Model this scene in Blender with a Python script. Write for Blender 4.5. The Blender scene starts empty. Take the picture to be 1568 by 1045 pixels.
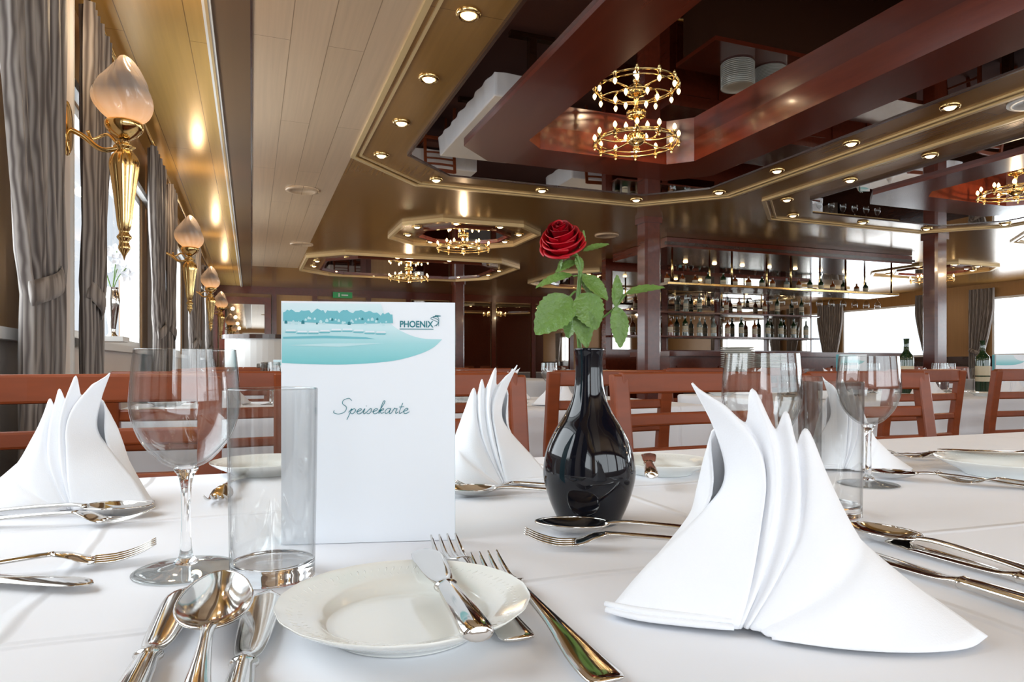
import bpy, math, random
from mathutils import Vector, Matrix
random.seed(4)
S=bpy.context.scene
COL=S.collection
TH=math.radians(20.9); CT=math.cos(TH); ST=math.sin(TH)
TZ=0.75
CEIL=2.2
def W(l,d,z=0.0): return Vector((l*CT+d*ST, -l*ST+d*CT, z))
def lin(r,g,b):
    f=lambda c:(c/255/12.92) if c/255<=0.04045 else ((c/255+0.055)/1.055)**2.4
    return (f(r),f(g),f(b),1)
# ---------------- materials
def newmat(n):
    m=bpy.data.materials.new(n); m.use_nodes=True
    nt=m.node_tree; b=nt.nodes['Principled BSDF']; return m,nt,b
def mat(n,col,rough=.5,metal=0,var=0,vscale=(20,20,20),bump=0,bscale=200,coat=0,emit=None,es=0,sheen=0,spec=.5):
    m,nt,b=newmat(n)
    b.inputs['Base Color'].default_value=col
    b.inputs['Roughness'].default_value=rough
    b.inputs['Metallic'].default_value=metal
    b.inputs['Coat Weight'].default_value=coat
    b.inputs['Specular IOR Level'].default_value=spec
    b.inputs['Coat Roughness'].default_value=.06
    if sheen: b.inputs['Sheen Weight'].default_value=sheen
    if emit: b.inputs['Emission Color'].default_value=emit; b.inputs['Emission Strength'].default_value=es
    tc=nt.nodes.new('ShaderNodeTexCoord')
    if var:
        mp=nt.nodes.new('ShaderNodeMapping'); mp.inputs['Scale'].default_value=vscale
        no=nt.nodes.new('ShaderNodeTexNoise'); no.inputs['Scale'].default_value=1; no.inputs['Detail'].default_value=5
        nt.links.new(tc.outputs['Object'],mp.inputs[0]); nt.links.new(mp.outputs[0],no.inputs[0])
        mx=nt.nodes.new('ShaderNodeMix'); mx.data_type='RGBA'
        mx.inputs[6].default_value=tuple(c*(1-var) for c in col[:3])+(1,)
        mx.inputs[7].default_value=tuple(min(1,c*(1+var)) for c in col[:3])+(1,)
        nt.links.new(no.outputs[0],mx.inputs[0]); nt.links.new(mx.outputs[2],b.inputs['Base Color'])
    if bump:
        n2=nt.nodes.new('ShaderNodeTexNoise'); n2.inputs['Scale'].default_value=bscale; n2.inputs['Detail'].default_value=3
        nt.links.new(tc.outputs['Object'],n2.inputs[0])
        bp=nt.nodes.new('ShaderNodeBump'); bp.inputs['Strength'].default_value=bump; bp.inputs['Distance'].default_value=.01
        nt.links.new(n2.outputs[0],bp.inputs['Height']); nt.links.new(bp.outputs[0],b.inputs['Normal'])
    return m
def planks(n,c1,c2,cm,rough,metal,bw,rh):
    m,nt,b=newmat(n)
    tc=nt.nodes.new('ShaderNodeTexCoord'); sx=nt.nodes.new('ShaderNodeSeparateXYZ'); cb=nt.nodes.new('ShaderNodeCombineXYZ')
    nt.links.new(tc.outputs['Object'],sx.inputs[0]); nt.links.new(sx.outputs['Y'],cb.inputs['X']); nt.links.new(sx.outputs['X'],cb.inputs['Y'])
    br=nt.nodes.new('ShaderNodeTexBrick'); br.inputs['Scale'].default_value=1
    br.inputs['Brick Width'].default_value=bw; br.inputs['Row Height'].default_value=rh; br.inputs['Mortar Size'].default_value=.0018
    br.inputs['Mortar Smooth'].default_value=.2
    br.inputs['Color1'].default_value=c1; br.inputs['Color2'].default_value=c2; br.inputs['Mortar'].default_value=cm
    nt.links.new(cb.outputs[0],br.inputs['Vector'])
    mp=nt.nodes.new('ShaderNodeMapping'); mp.inputs['Scale'].default_value=(60,1.5,20)
    no=nt.nodes.new('ShaderNodeTexNoise'); no.inputs['Scale'].default_value=1; no.inputs['Detail'].default_value=6
    nt.links.new(tc.outputs['Object'],mp.inputs[0]); nt.links.new(mp.outputs[0],no.inputs[0])
    mr=nt.nodes.new('ShaderNodeMapRange'); mr.inputs[3].default_value=.78; mr.inputs[4].default_value=1.08; nt.links.new(no.outputs[0],mr.inputs[0])
    mx=nt.nodes.new('ShaderNodeVectorMath'); mx.operation='SCALE'
    nt.links.new(br.outputs['Color'],mx.inputs[0]); nt.links.new(mr.outputs[0],mx.inputs['Scale'])
    nt.links.new(mx.outputs[0],b.inputs['Base Color'])
    b.inputs['Roughness'].default_value=rough; b.inputs['Metallic'].default_value=metal
    return m
def glassmat(n,tint=(.985,.99,.99,1),lo=.045,hi=.8,edge=.45,pw_=2.6):
    m=bpy.data.materials.new(n); m.use_nodes=True; nt=m.node_tree; nt.nodes.clear()
    o=nt.nodes.new('ShaderNodeOutputMaterial'); mx=nt.nodes.new('ShaderNodeMixShader')
    t=nt.nodes.new('ShaderNodeBsdfTransparent'); g=nt.nodes.new('ShaderNodeBsdfGlossy'); g.inputs['Roughness'].default_value=.01
    lw=nt.nodes.new('ShaderNodeLayerWeight'); lw.inputs[0].default_value=.5
    pw=nt.nodes.new('ShaderNodeMath'); pw.operation='POWER'; pw.inputs[1].default_value=4.0; nt.links.new(lw.outputs['Facing'],pw.inputs[0])
    pe=nt.nodes.new('ShaderNodeMath'); pe.operation='POWER'; pe.inputs[1].default_value=pw_+2; nt.links.new(lw.outputs['Facing'],pe.inputs[0])
    mr=nt.nodes.new('ShaderNodeMapRange'); mr.inputs[3].default_value=lo; mr.inputs[4].default_value=hi; nt.links.new(pw.outputs[0],mr.inputs[0])
    mc=nt.nodes.new('ShaderNodeMix'); mc.data_type='RGBA'; mc.inputs[6].default_value=tint; mc.inputs[7].default_value=(edge,edge*1.01,edge*1.01,1)
    nt.links.new(pe.outputs[0],mc.inputs[0]); nt.links.new(mc.outputs[2],t.inputs[0])
    nt.links.new(mr.outputs[0],mx.inputs[0]); nt.links.new(t.outputs[0],mx.inputs[1]); nt.links.new(g.outputs[0],mx.inputs[2]); nt.links.new(mx.outputs[0],o.inputs[0])
    return m
M={}
m,nt,b=newmat('white_linen'); b.inputs['Base Color'].default_value=lin(238,240,246); b.inputs['Roughness'].default_value=.85; b.inputs['Sheen Weight'].default_value=.1
tc=nt.nodes.new('ShaderNodeTexCoord'); br=nt.nodes.new('ShaderNodeTexBrick'); br.offset=0; br.inputs['Scale'].default_value=1; br.inputs['Brick Width'].default_value=.55; br.inputs['Row Height'].default_value=.31
br.inputs['Mortar Size'].default_value=.008; br.inputs['Mortar Smooth'].default_value=1
mpx=nt.nodes.new('ShaderNodeMapping'); mpx.inputs['Location'].default_value=(.19,.12,0)
n0=nt.nodes.new('ShaderNodeTexNoise'); n0.inputs['Scale'].default_value=5; n0.inputs['Detail'].default_value=2
vm=nt.nodes.new('ShaderNodeVectorMath'); vm.operation='MULTIPLY_ADD'; vm.inputs[1].default_value=(.03,.03,0)
nt.links.new(tc.outputs['Object'],n0.inputs[0]); nt.links.new(n0.outputs['Color'],vm.inputs[0]); nt.links.new(tc.outputs['Object'],vm.inputs[2])
nt.links.new(vm.outputs[0],mpx.inputs[0]); nt.links.new(mpx.outputs[0],br.inputs['Vector'])
bp=nt.nodes.new('ShaderNodeBump'); bp.inputs['Strength'].default_value=.6; bp.inputs['Distance'].default_value=.004; nt.links.new(br.outputs['Fac'],bp.inputs['Height'])
bp2=nt.nodes.new('ShaderNodeBump'); bp2.inputs['Strength'].default_value=.7; bp2.inputs['Distance'].default_value=.018; nt.links.new(n0.outputs[0],bp2.inputs['Height']); nt.links.new(bp.outputs[0],bp2.inputs['Normal'])
nt.links.new(bp2.outputs[0],b.inputs['Normal']); M['cloth']=m
M['napkin']=mat('napkin_linen',lin(244,246,251),.8,bump=.10,bscale=900,sheen=.15)
M['porc']=mat('porcelain',lin(238,239,234),.12,coat=.6)
M['silver']=mat('polished_silver',(.70,.68,.65,1),.08,1)
M['black']=mat('black_glaze',(.003,.004,.008,1),.05)
M['mahog']=mat('mahogany',lin(88,34,19),.2,var=.35,vscale=(30,3,30),coat=.15)
M['chair']=mat('cherry_wood',lin(128,60,28),.35,var=.35,vscale=(6,40,40),spec=.35)
M['darkwood']=mat('dark_wood',lin(58,34,22),.25,var=.3,vscale=(20,3,20),coat=.4)
M['brass']=mat('brass',(.80,.56,.24,1),.15,1)
M['goldtrim']=mat('gold_trim',lin(206,178,128),.35,.25)
M['mirror']=mat('smoked_mirror',(.62,.63,.64,1),.012,1)
M['wmirror']=mat('wall_mirror',(.55,.52,.48,1),.02,1)
M['cgold']=planks('ceiling_gold',lin(214,172,96),lin(206,164,90),lin(136,104,56),.25,.2,3.0,.23)
M['cmain']=planks('ceiling_brown',lin(160,118,60),lin(154,112,57),lin(108,78,38),.20,.35,2.4,.6)
M['cstrip']=mat('ceiling_strip',lin(112,84,52),.35,.2,var=.1,vscale=(40,1,10))
M['cpale']=planks('ceiling_pale',lin(202,174,142),lin(196,168,136),lin(140,114,84),.3,.1,1.9,.145)
M['cream']=mat('cream_wall',lin(220,210,202),.5,var=.04,vscale=(3,3,3))
M['wallwood']=mat('wall_wood',lin(158,118,72),.35,.1,var=.15,vscale=(30,30,2))
M['carpet']=mat('carpet',lin(84,46,38),.95,var=.3,vscale=(60,60,60),bump=.3,bscale=300)
M['white']=mat('white_paint',lin(228,228,226),.4)
M['glass']=glassmat('thin_glass',lo=.055); M['fglass']=glassmat('foot_glass',(.93,.95,.95,1),.10,.8,.45,1.5)
M['pane']=glassmat('window_glass',(.95,.97,.97,1),edge=.9)
m,nt,b=newmat('solid_glass'); b.inputs['Transmission Weight'].default_value=1; b.inputs['Roughness'].default_value=0; b.inputs['IOR'].default_value=1.42
b.inputs['Base Color'].default_value=(1,1,1,1); M['sglass']=m
M['bulb']=mat('lamp_glow',(1,.8,.5,1),.5,emit=(1,.66,.28,1),es=10)
M['spot']=mat('spot_glow',(1,.85,.6,1),.5,emit=(1,.70,.34,1),es=7)
M['bottleG']=mat('green_bottle',lin(22,48,24),.08,coat=.5)
M['bottleB']=mat('amber_bottle',lin(120,56,14),.08,coat=.5)
M['bottleC']=mat('clear_bottle',lin(120,130,125),.08,coat=.5)
M['label']=mat('paper_label',lin(200,188,162),.6)
M['card']=mat('card_paper',lin(234,239,246),.35)
M['tealD']=mat('teal_ink',lin(24,120,132),.5)
M['tealM']=mat('teal_mid',lin(108,184,196),.5)
M['tealL']=mat('teal_light',lin(190,224,230),.5)
M['exit']=mat('exit_sign_green',lin(20,110,60),.4,emit=lin(30,150,80),es=.25)
M['stem']=mat('stem_green',lin(92,128,52),.45)
M['petal']=mat('rose_petal',lin(168,0,22),.45,var=.3,vscale=(60,60,60),spec=.3)
M['petalD']=mat('rose_petal_inner',lin(118,0,12),.5,var=.3,vscale=(60,60,60),spec=.2)  # darker petal copy: crevice shade between layers put into the colour
M['leaf']=mat('rose_leaf',lin(100,132,62),.42,var=.3,vscale=(90,90,90),bump=.25,bscale=260)
m,nt,b=newmat('teal_gradient'); tc=nt.nodes.new('ShaderNodeTexCoord'); sx=nt.nodes.new('ShaderNodeSeparateXYZ'); nt.links.new(tc.outputs['Object'],sx.inputs[0])
mr=nt.nodes.new('ShaderNodeMapRange'); mr.inputs[1].default_value=.155; mr.inputs[2].default_value=.208; nt.links.new(sx.outputs['Z'],mr.inputs[0])
cr=nt.nodes.new('ShaderNodeValToRGB'); nt.links.new(mr.outputs[0],cr.inputs[0])
cr.color_ramp.elements[0].color=lin(112,194,200); cr.color_ramp.elements[1].color=lin(214,234,240)
e=cr.color_ramp.elements.new(.35); e.color=lin(158,212,218); e=cr.color_ramp.elements.new(.6); e.color=lin(200,228,234)
nt.links.new(cr.outputs[0],b.inputs['Base Color']); b.inputs['Roughness'].default_value=.35; M['tealG']=m
m,nt,b=newmat('curtain_fabric'); tc=nt.nodes.new('ShaderNodeTexCoord'); 
mp=nt.nodes.new('ShaderNodeMapping'); mp.inputs['Scale'].default_value=(14,14,2.2); nt.links.new(tc.outputs['Object'],mp.inputs[0])
wv=nt.nodes.new('ShaderNodeTexWave'); wv.inputs['Scale'].default_value=1.4; wv.inputs['Distortion'].default_value=7; wv.inputs['Detail'].default_value=2; nt.links.new(mp.outputs[0],wv.inputs[0])
cr=nt.nodes.new('ShaderNodeValToRGB'); nt.links.new(wv.outputs['Fac'],cr.inputs[0]); cr.color_ramp.elements[0].color=lin(78,68,64); cr.color_ramp.elements[1].color=lin(150,142,136)
nt.links.new(cr.outputs[0],b.inputs['Base Color']); b.inputs['Roughness'].default_value=.6; b.inputs['Sheen Weight'].default_value=.2; M['curtain']=m
m,nt,b=newmat('frosted_shade'); tc=nt.nodes.new('ShaderNodeTexCoord'); sx=nt.nodes.new('ShaderNodeSeparateXYZ'); nt.links.new(tc.outputs['Object'],sx.inputs[0])
mr=nt.nodes.new('ShaderNodeMapRange'); mr.inputs[1].default_value=.10; mr.inputs[2].default_value=-.01; nt.links.new(sx.outputs['Z'],mr.inputs[0])
ml=nt.nodes.new('ShaderNodeMath'); ml.operation='MULTIPLY'; ml.inputs[1].default_value=1.0; nt.links.new(mr.outputs[0],ml.inputs[0]); nt.links.new(ml.outputs[0],b.inputs['Emission Strength'])
b.inputs['Emission Color'].default_value=(1,.48,.18,1); b.inputs['Base Color'].default_value=lin(176,162,152); b.inputs['Roughness'].default_value=.12; M['shade']=m

# ---------------- mesh builder
def catm(P,n):
    P=[Vector(p) for p in P]; out=[]
    for i in range(len(P)-1):
        p0=P[i-1] if i else P[0]*2-P[1]; p1=P[i]; p2=P[i+1]; p3=P[i+2] if i+2<len(P) else P[-1]*2-P[-2]
        for k in range(n):
            t=k/n
            out.append(.5*((2*p1)+(p2-p0)*t+(2*p0-5*p1+4*p2-p3)*t*t+(3*p1-p0-3*p2+p3)*t**3))
    out.append(P[-1]); return out
class MB:
    def __init__(s): s.v=[];s.f=[];s.fm=[];s.fs=[];s.mats=[]
    def mi(s,k):
        if k not in s.mats: s.mats.append(k)
        return s.mats.index(k)
    def add(s,vs,fs,k,smooth=True,T=None):
        o=len(s.v); i=s.mi(k)
        for v in vs:
            v=Vector(v); s.v.append(T@v if T else v)
        for f in fs: s.f.append([a+o for a in f]); s.fm.append(i); s.fs.append(smooth)
    def box(s,x0,x1,y0,y1,z0,z1,k,T=None):
        vs=[(x,y,z) for z in(z0,z1) for x,y in((x0,y0),(x1,y0),(x1,y1),(x0,y1))]
        s.add(vs,[(3,2,1,0),(4,5,6,7),(0,1,5,4),(1,2,6,5),(2,3,7,6),(3,0,4,7)],k,False,T)
    def lathe(s,pr,n,k,T=None,mod=None,sm=4):
        pts=catm([(r,0,z) for r,z in pr],sm) if sm>1 else [Vector((r,0,z)) for r,z in pr]
        vs=[];fs=[]
        for p in pts:
            for j in range(n):
                a=2*math.pi*j/n; r=max(p.x,0.00005)
                if mod: r*=mod(a,p.z)
                vs.append((r*math.cos(a),r*math.sin(a),p.z))
        for i in range(len(pts)-1):
            for j in range(n):
                j2=(j+1)%n; fs.append((i*n+j,i*n+j2,(i+1)*n+j2,(i+1)*n+j))
        s.add(vs,fs,k,True,T)
    def tube(s,pts,ra,k,rb=None,n=8,T=None,sm=1):
        pts=[Vector(p) for p in pts]
        if not hasattr(ra,'__len__'): ra=[ra]*len(pts)
        if rb is None: rb=ra
        elif not hasattr(rb,'__len__'): rb=[rb]*len(pts)
        if sm>1:
            q=catm([(a,b,0) for a,b in zip(ra,rb)],sm); ra=[max(x.x,1e-5) for x in q]; rb=[max(x.y,1e-5) for x in q]; pts=catm(pts,sm)
        vs=[];fs=[];N=len(pts); ps=None
        for i,p in enumerate(pts):
            t=(pts[min(i+1,N-1)]-pts[max(i-1,0)]).normalized()
            if ps is None:
                up=Vector((0,0,1)) if abs(t.z)<.9 else Vector((0,1,0))
                sd=t.cross(up).normalized()
            else: sd=(ps-t*ps.dot(t)).normalized()
            ps=sd; u=sd.cross(t)
            for j in range(n):
                a=2*math.pi*j/n; vs.append(p+sd*ra[i]*math.cos(a)+u*rb[i]*math.sin(a))
        for i in range(N-1):
            for j in range(n):
                j2=(j+1)%n; fs.append((i*n+j,i*n+j2,(i+1)*n+j2,(i+1)*n+j))
        fs.append(tuple(range(n-1,-1,-1))); fs.append(tuple((N-1)*n+j for j in range(n)))
        s.add(vs,fs,k,True,T)
    def loft(s,rows,nu,nv,k,T=None):
        R=[catm(r,nu) for r in rows]; cols=[catm([r[i] for r in R],nv) for i in range(len(R[0]))]
        A=len(cols);B=len(cols[0]); vs=[c for col in cols for c in col]
        s.add(vs,[(i*B+j,(i+1)*B+j,(i+1)*B+j+1,i*B+j+1) for i in range(A-1) for j in range(B-1)],k,True,T)
    def ring(s,o,i,z0,z1,k):
        n=len(o); vs=[(x,y,z) for z in(z0,z1) for L in(o,i) for x,y in L]; fs=[]
        for j in range(n):
            q=(j+1)%n
            fs+=[(j,n+j,n+q,q),(2*n+j,2*n+q,3*n+q,3*n+j),(j,q,2*n+q,2*n+j),(n+j,3*n+j,3*n+q,n+q)]
        s.add(vs,fs,k,False)
    def prism(s,o,z0,z1,k,T=None):
        n=len(o); vs=[(x,y,z) for z in(z0,z1) for x,y in o]
        s.add(vs,[tuple(range(n-1,-1,-1)),tuple(range(n,2*n))]+[(j,(j+1)%n,n+(j+1)%n,n+j) for j in range(n)],k,False,T)
    def mesh(s,name):
        me=bpy.data.meshes.new(name); me.from_pydata([tuple(v) for v in s.v],[],s.f)
        for k in s.mats: me.materials.append(M[k])
        me.polygons.foreach_set('material_index',s.fm); me.polygons.foreach_set('use_smooth',s.fs); me.update(); return me
def put(name,me,loc=(0,0,0),rz=0,scale=(1,1,1),rot=None,solid=0,bevel=0):
    if isinstance(me,MB): me=me.mesh(name)
    o=bpy.data.objects.new(name,me); COL.objects.link(o); o.location=loc
    o.rotation_euler=rot if rot else (0,0,rz); o.scale=scale
    if solid: md=o.modifiers.new('s','SOLIDIFY'); md.thickness=solid; md.offset=0
    if bevel: md=o.modifiers.new('b','BEVEL'); md.width=bevel; md.segments=2; md.limit_method='ANGLE'; md.angle_limit=math.radians(50)
    return o
def octa(x0,x1,y0,y1,c): return [(x0+c,y0),(x1-c,y0),(x1,y0+c),(x1,y1-c),(x1-c,y1),(x0+c,y1),(x0,y1-c),(x0,y0+c)]

# ---------------- room shell
XL,XR,YB,YF=-.6,10.9,-2.0,14.5
b=MB(); b.box(XL-.2,XR+.2,YB-.2,YF+.2,-.1,0,'carpet'); put('floor',b)
coffers=[2.0,5.15,8.3]; CY0,CY1=-.3,4.45
xs=[XL,-.14,0,.58]
for c in coffers: xs+=[c-.6,c+.6]
xs+=[XR]; ys=[YB,CY0+.75,CY1-.75,YF]
b=MB()
for i in range(len(xs)-1):
    for j in range(3):
        mid=(xs[i]+xs[i+1])/2
        if j==1 and any(abs(mid-c)<.1 for c in coffers): continue
        k='cgold' if mid<-.14 else 'cstrip' if mid<0 else 'cpale' if mid<.58 and j<2 else 'cmain'
        if 0<mid<.58 and j==2: 
            b.add([(xs[i],ys[j],CEIL),(xs[i],9.5,CEIL),(xs[i+1],9.5,CEIL),(xs[i+1],ys[j],CEIL)],[(0,1,2,3)],'cpale',False)
            b.add([(xs[i],9.5,CEIL),(xs[i],ys[j+1],CEIL),(xs[i+1],ys[j+1],CEIL),(xs[i+1],9.5,CEIL)],[(0,1,2,3)],'cmain',False)
            continue
        b.add([(xs[i],ys[j],CEIL),(xs[i],ys[j+1],CEIL),(xs[i+1],ys[j+1],CEIL),(xs[i+1],ys[j],CEIL)],[(0,1,2,3)],k,False)
b.box(XL-.2,XR+.2,YB-.2,YF+.2,2.4,2.5,'white')  # unseen roof slab, added to block world light
put('ceiling',b)
b=MB(); 
b.box(-.165,-.135,YB,12,CEIL-.014,CEIL,'white'); b.box(-.155,-.145,YB,12,CEIL-.02,CEIL,'goldtrim'); b.box(-.004,.004,YB,12,CEIL-.006,CEIL,'darkwood')
put('trim_1',b)
PIL=[0,2.45,4.9,7.35,9.8,12.25]
def wall_with(name,x0,x1,wins,z0,z1,kl,kh):
    b=MB(); y=YB
    b.box(x0,x1,YB,YF,0,z0,kl); b.box(x0,x1,YB,YF,z1,CEIL+.25,kh)
    for a,c in wins:
        b.box(x0,x1,y,a,z0,z1,kh); y=c
    b.box(x0,x1,y,YF,z0,z1,kh); put(name,b)
lw=[(-1.9,-.4)]+[(p+.38,p+2.45-.38) for p in PIL[:-1]]
wall_with('wall_left',XL-.12,XL,lw,1.0,1.87,'cream','wallwood')
rw=[(.6,2.4),(3.2,4.9),(5.6,7.35),(8.5,10.26),(10.7,11.5),(12.4,14.1)]
wall_with('wall_right',XR,XR+.12,rw,1.05,1.98,'darkwood','wallwood')
nwin=[0]
def area(name,loc,rot,sx,sy,L,col=(1,1,1)):
    d=bpy.data.lights.new(name,'AREA'); d.shape='RECTANGLE'; d.size=sx; d.size_y=sy; d.energy=math.pi*sx*sy*L; d.color=col
    o=bpy.data.objects.new(name,d); COL.objects.link(o); o.location=loc; o.rotation_euler=rot; return o
def window(x,side,a,c,z0,z1,L):
    nwin[0]+=1; b=MB(); t=.035; xa,xb=x-.05,x+.05
    b.box(xa,xb,a,c,z0,z0+t,'white');b.box(xa,xb,a,c,z1-t,z1,'white')
    b.box(xa,xb,a,a+t,z0+t,z1-t,'white');b.box(xa,xb,c-t,c,z0+t,z1-t,'white')
    b.add([(x,a+t,z0+t),(x,c-t,z0+t),(x,c-t,z1-t),(x,a+t,z1-t)],[(0,1,2,3)],'pane',False)
    put('window_%d'%nwin[0],b)
    area('daylight_%d'%nwin[0],(x+side*.12,(a+c)/2,(z0+z1)/2),(0,math.pi/2 if side>0 else -math.pi/2,0),(z1-z0),(c-a),L,(.91,.96,1))
for a,c in lw: window(XL-.06,-1,a,c,1.0,1.87,5.4)
for a,c in rw: window(XR+.06,1,a,c,1.05,1.98,8)
b=MB(); b.box(XL,XR,YB-.12,YB,0,.85,'cream'); b.box(XL,XR,YB-.12,YB,2.05,CEIL+.25,'wallwood')
for a,c in((XL,-.3),(2.9,3.2),(6.4,6.7),(9.9,XR)): b.box(a,c,YB-.12,YB,.85,2.05,'wallwood')
put('wall_rear',b)
for a,c in((-.3,2.9),(3.2,6.4),(6.7,9.9)):  # unseen rear windows, added and sized to carry the frontal fill
    nwin[0]+=1; q=MB(); t=.04
    q.box(a,c,YB-.1,YB-.02,.85,.85+t,'white');q.box(a,c,YB-.1,YB-.02,2.05-t,2.05,'white')
    for xx in(a,(a+c)/2-t/2,c-t): q.box(xx,xx+t,YB-.1,YB-.02,.85+t,2.05-t,'white')
    q.add([(a,YB-.06,.87),(c,YB-.06,.87),(c,YB-.06,2.03),(a,YB-.06,2.03)],[(0,1,2,3)],'pane',False)
    put('window_%d'%nwin[0],q)
    area('daylight_rear',((a+c)/2,YB-.16,1.45),(math.pi/2,0,0),c-a,1.2,4.1 if a<0 else 3.2,(.92,.965,1))  # added fill light behind the camera, brightens the menu front
b=MB(); b.box(XL,XR,YF,YF+.12,0,CEIL+.25,'wallwood'); put('wall_front',b)
b=MB(); b.box(XL,6.6,12.0,12.1,0,CEIL,'wallwood')
for x in(-.55,.35,1.0,1.9,2.6,3.4,4.2,5.0,5.8,6.5): b.box(x-.04,x+.04,11.94,12.0,0,CEIL,'mahog')
b.box(XL,6.6,11.95,12.0,2.08,CEIL,'mahog'); b.box(XL,6.6,11.95,12.0,0,.5,'darkwood')
for x0,x1 in((2.66,3.34),(3.46,4.14),(4.26,4.94),(5.06,5.74)): b.box(x0,x1,11.97,12.0,.52,2.06,'wmirror')
put('wall_partition',b)
b=MB(); b.box(-.48,.3,11.9,11.93,0,2.02,'mahog'); b.box(-.4,.2,11.885,11.9,1.1,1.9,'wmirror'); b.tube([(.22,11.86,1.0),(.22,11.86,1.2)],.012,'brass'); put('door_1',b)
b=MB(); b.box(1.05,1.85,11.9,11.93,0,2.02,'mahog'); b.box(1.15,1.75,11.885,11.9,1.1,1.9,'wmirror'); b.tube([(1.13,11.86,1.0),(1.13,11.86,1.2)],.012,'brass'); put('door_2',b)
b=MB(); b.box(-.16,.16,-.012,.012,-.05,.05,'exit'); b.box(-.07,-.05,-.016,-.012,-.03,.03,'white');b.box(-.02,.09,-.016,-.012,-.010,.010,'white'); put('exit_sign',b,(1.45,11.88,2.10))
for i,p in enumerate(PIL):
    b=MB(); b.box(XL,XL+.05,p-.15,p+.15,0,CEIL,'cream'); b.box(XL+.05,XL+.058,p-.155,p-.135,0,CEIL,'white'); b.box(XL+.05,XL+.058,p+.135,p+.155,0,CEIL,'white'); put('trim_%d'%(i+2),b)
b=MB(); b.box(XL,XL+.035,YB,YF,.97,1.0,'white'); b.box(XL,XL+.03,YB,YF,1.87,1.9,'white'); put('windowsill',b)
b=MB(); b.tube([(XL+.09,YB+.1,2.13),(XL+.09,11.8,2.13)],.010,'brass'); put('curtain_rod',b)

# coffers
def lights_obj(pts,z=CEIL):
    b=MB()
    for x,y in pts:
        T=Matrix.Translation((x,y,z))
        b.lathe([(.048,0),(.048,-.006),(.040,-.014),(.030,-.010),(.028,0)],20,'brass',T,sm=1)
        b.lathe([(.028,-.008),(.018,-.018),(0,-.022)],16,'spot',T,sm=2)
    put('recessed_downlights',b)
def chandelier_mesh(R,n,drop):
    b=MB()
    b.lathe([(0,-.05),(.012,-.045),(.02,-.03),(.014,-.015),(.04,0),(.05,.02),(.05,.05),(.02,.06),(.012,.08),(.012,drop-.03),(.05,drop-.02),(.055,drop)],20,'brass',sm=2)
    ringp=lambda r,z:[(r*math.cos(a*math.pi/20),r*math.sin(a*math.pi/20),z) for a in range(41)]
    b.tube(ringp(R,0),.006,'brass',n=6); b.tube(ringp(R*.93,.02),.004,'brass',n=6); b.tube(ringp(R*.5,.05),.005,'brass',n=6)
    for j in range(n):
        a=2*math.pi*j/n; c,s_=math.cos(a),math.sin(a)
        if j%2==0: b.tube([(.03*c,.03*s_,.02),(R*.6*c,R*.6*s_,-.005),(R*c,R*s_,0)],.005,'brass',n=6,sm=3)
        T=Matrix.Translation((R*c,R*s_,0))
        b.lathe([(.012,-.01),(.014,.0),(.008,.012),(.006,.03),(0,.03)],10,'brass',T,sm=1)
        b.lathe([(.005,.03),(.010,.038),(.010,.048),(.004,.060),(0,.063)],10,'bulb',T,sm=2)
        b.lathe([(.004,-.01),(.008,-.02),(.0,-.03)],8,'brass',T,sm=1)
    for j in range(6):
        a=2*math.pi*(j+.5)/6; T=Matrix.Translation((R*.5*math.cos(a),R*.5*math.sin(a),.05))
        b.lathe([(.005,.0),(.01,.012),(.01,.022),(.0,.04)],10,'bulb',T,sm=2)
    return b.mesh('chandelier')
CH=chandelier_mesh(.23,12,.16)
def plight(loc,e,r=.015):
    d=bpy.data.lights.new('chandelier_light','POINT'); d.energy=e; d.color=(1,.74,.46); d.shadow_soft_size=r
    o=bpy.data.objects.new('chandelier_light',d); COL.objects.link(o); o.location=loc
for c in coffers:
    y0,y1=CY0,CY1; b=MB()
    b.ring(octa(c-1.1,c+1.1,y0,y1,.35),octa(c-.66,c+.66,y0+.7,y1-.7,.2),CEIL-.012,CEIL-.004,'mirror')
    b.ring(octa(c-1.115,c+1.115,y0-.015,y1+.015,.356),octa(c-1.1,c+1.1,y0,y1,.35),CEIL-.018,CEIL,'darkwood')
    b.ring(octa(c-.86,c+.86,y0+.47,y1-.47,.22),octa(c-.55,c+.55,y0+.80,y1-.80,.12),CEIL-.035,CEIL+.12,'mahog')
    b.prism(octa(c-.58,c+.58,y0+.78,y1-.78,.12),CEIL+.10,CEIL+.11,'mirror')
    b.ring(octa(c-1.43,c+1.43,y0-.35,y1+.35,.52),octa(c-1.405,c+1.405,y0-.325,y1+.325,.51),CEIL-.016,CEIL,'goldtrim')
    b.ring(octa(c-1.38,c+1.38,y0-.3,y1+.3,.5),octa(c-1.368,c+1.368,y0-.288,y1+.288,.495),CEIL-.01,CEIL,'goldtrim')
    put('ceiling_coffer',b)
    pts=[(c+sx*1.255,y) for sx in(-1,1) for y in(.6,1.2,1.8,2.4,3.0,3.6,4.2,0)]+[(c-.8,4.62),(c,4.62),(c+.8,4.62)]
    lights_obj(pts)
    for y in(.9,3.3):
        put('chandelier',CH,(c,y,CEIL+.1-.16)); plight((c,y,CEIL-.13),11)
CH2=chandelier_mesh(.26,10,.13)
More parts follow.
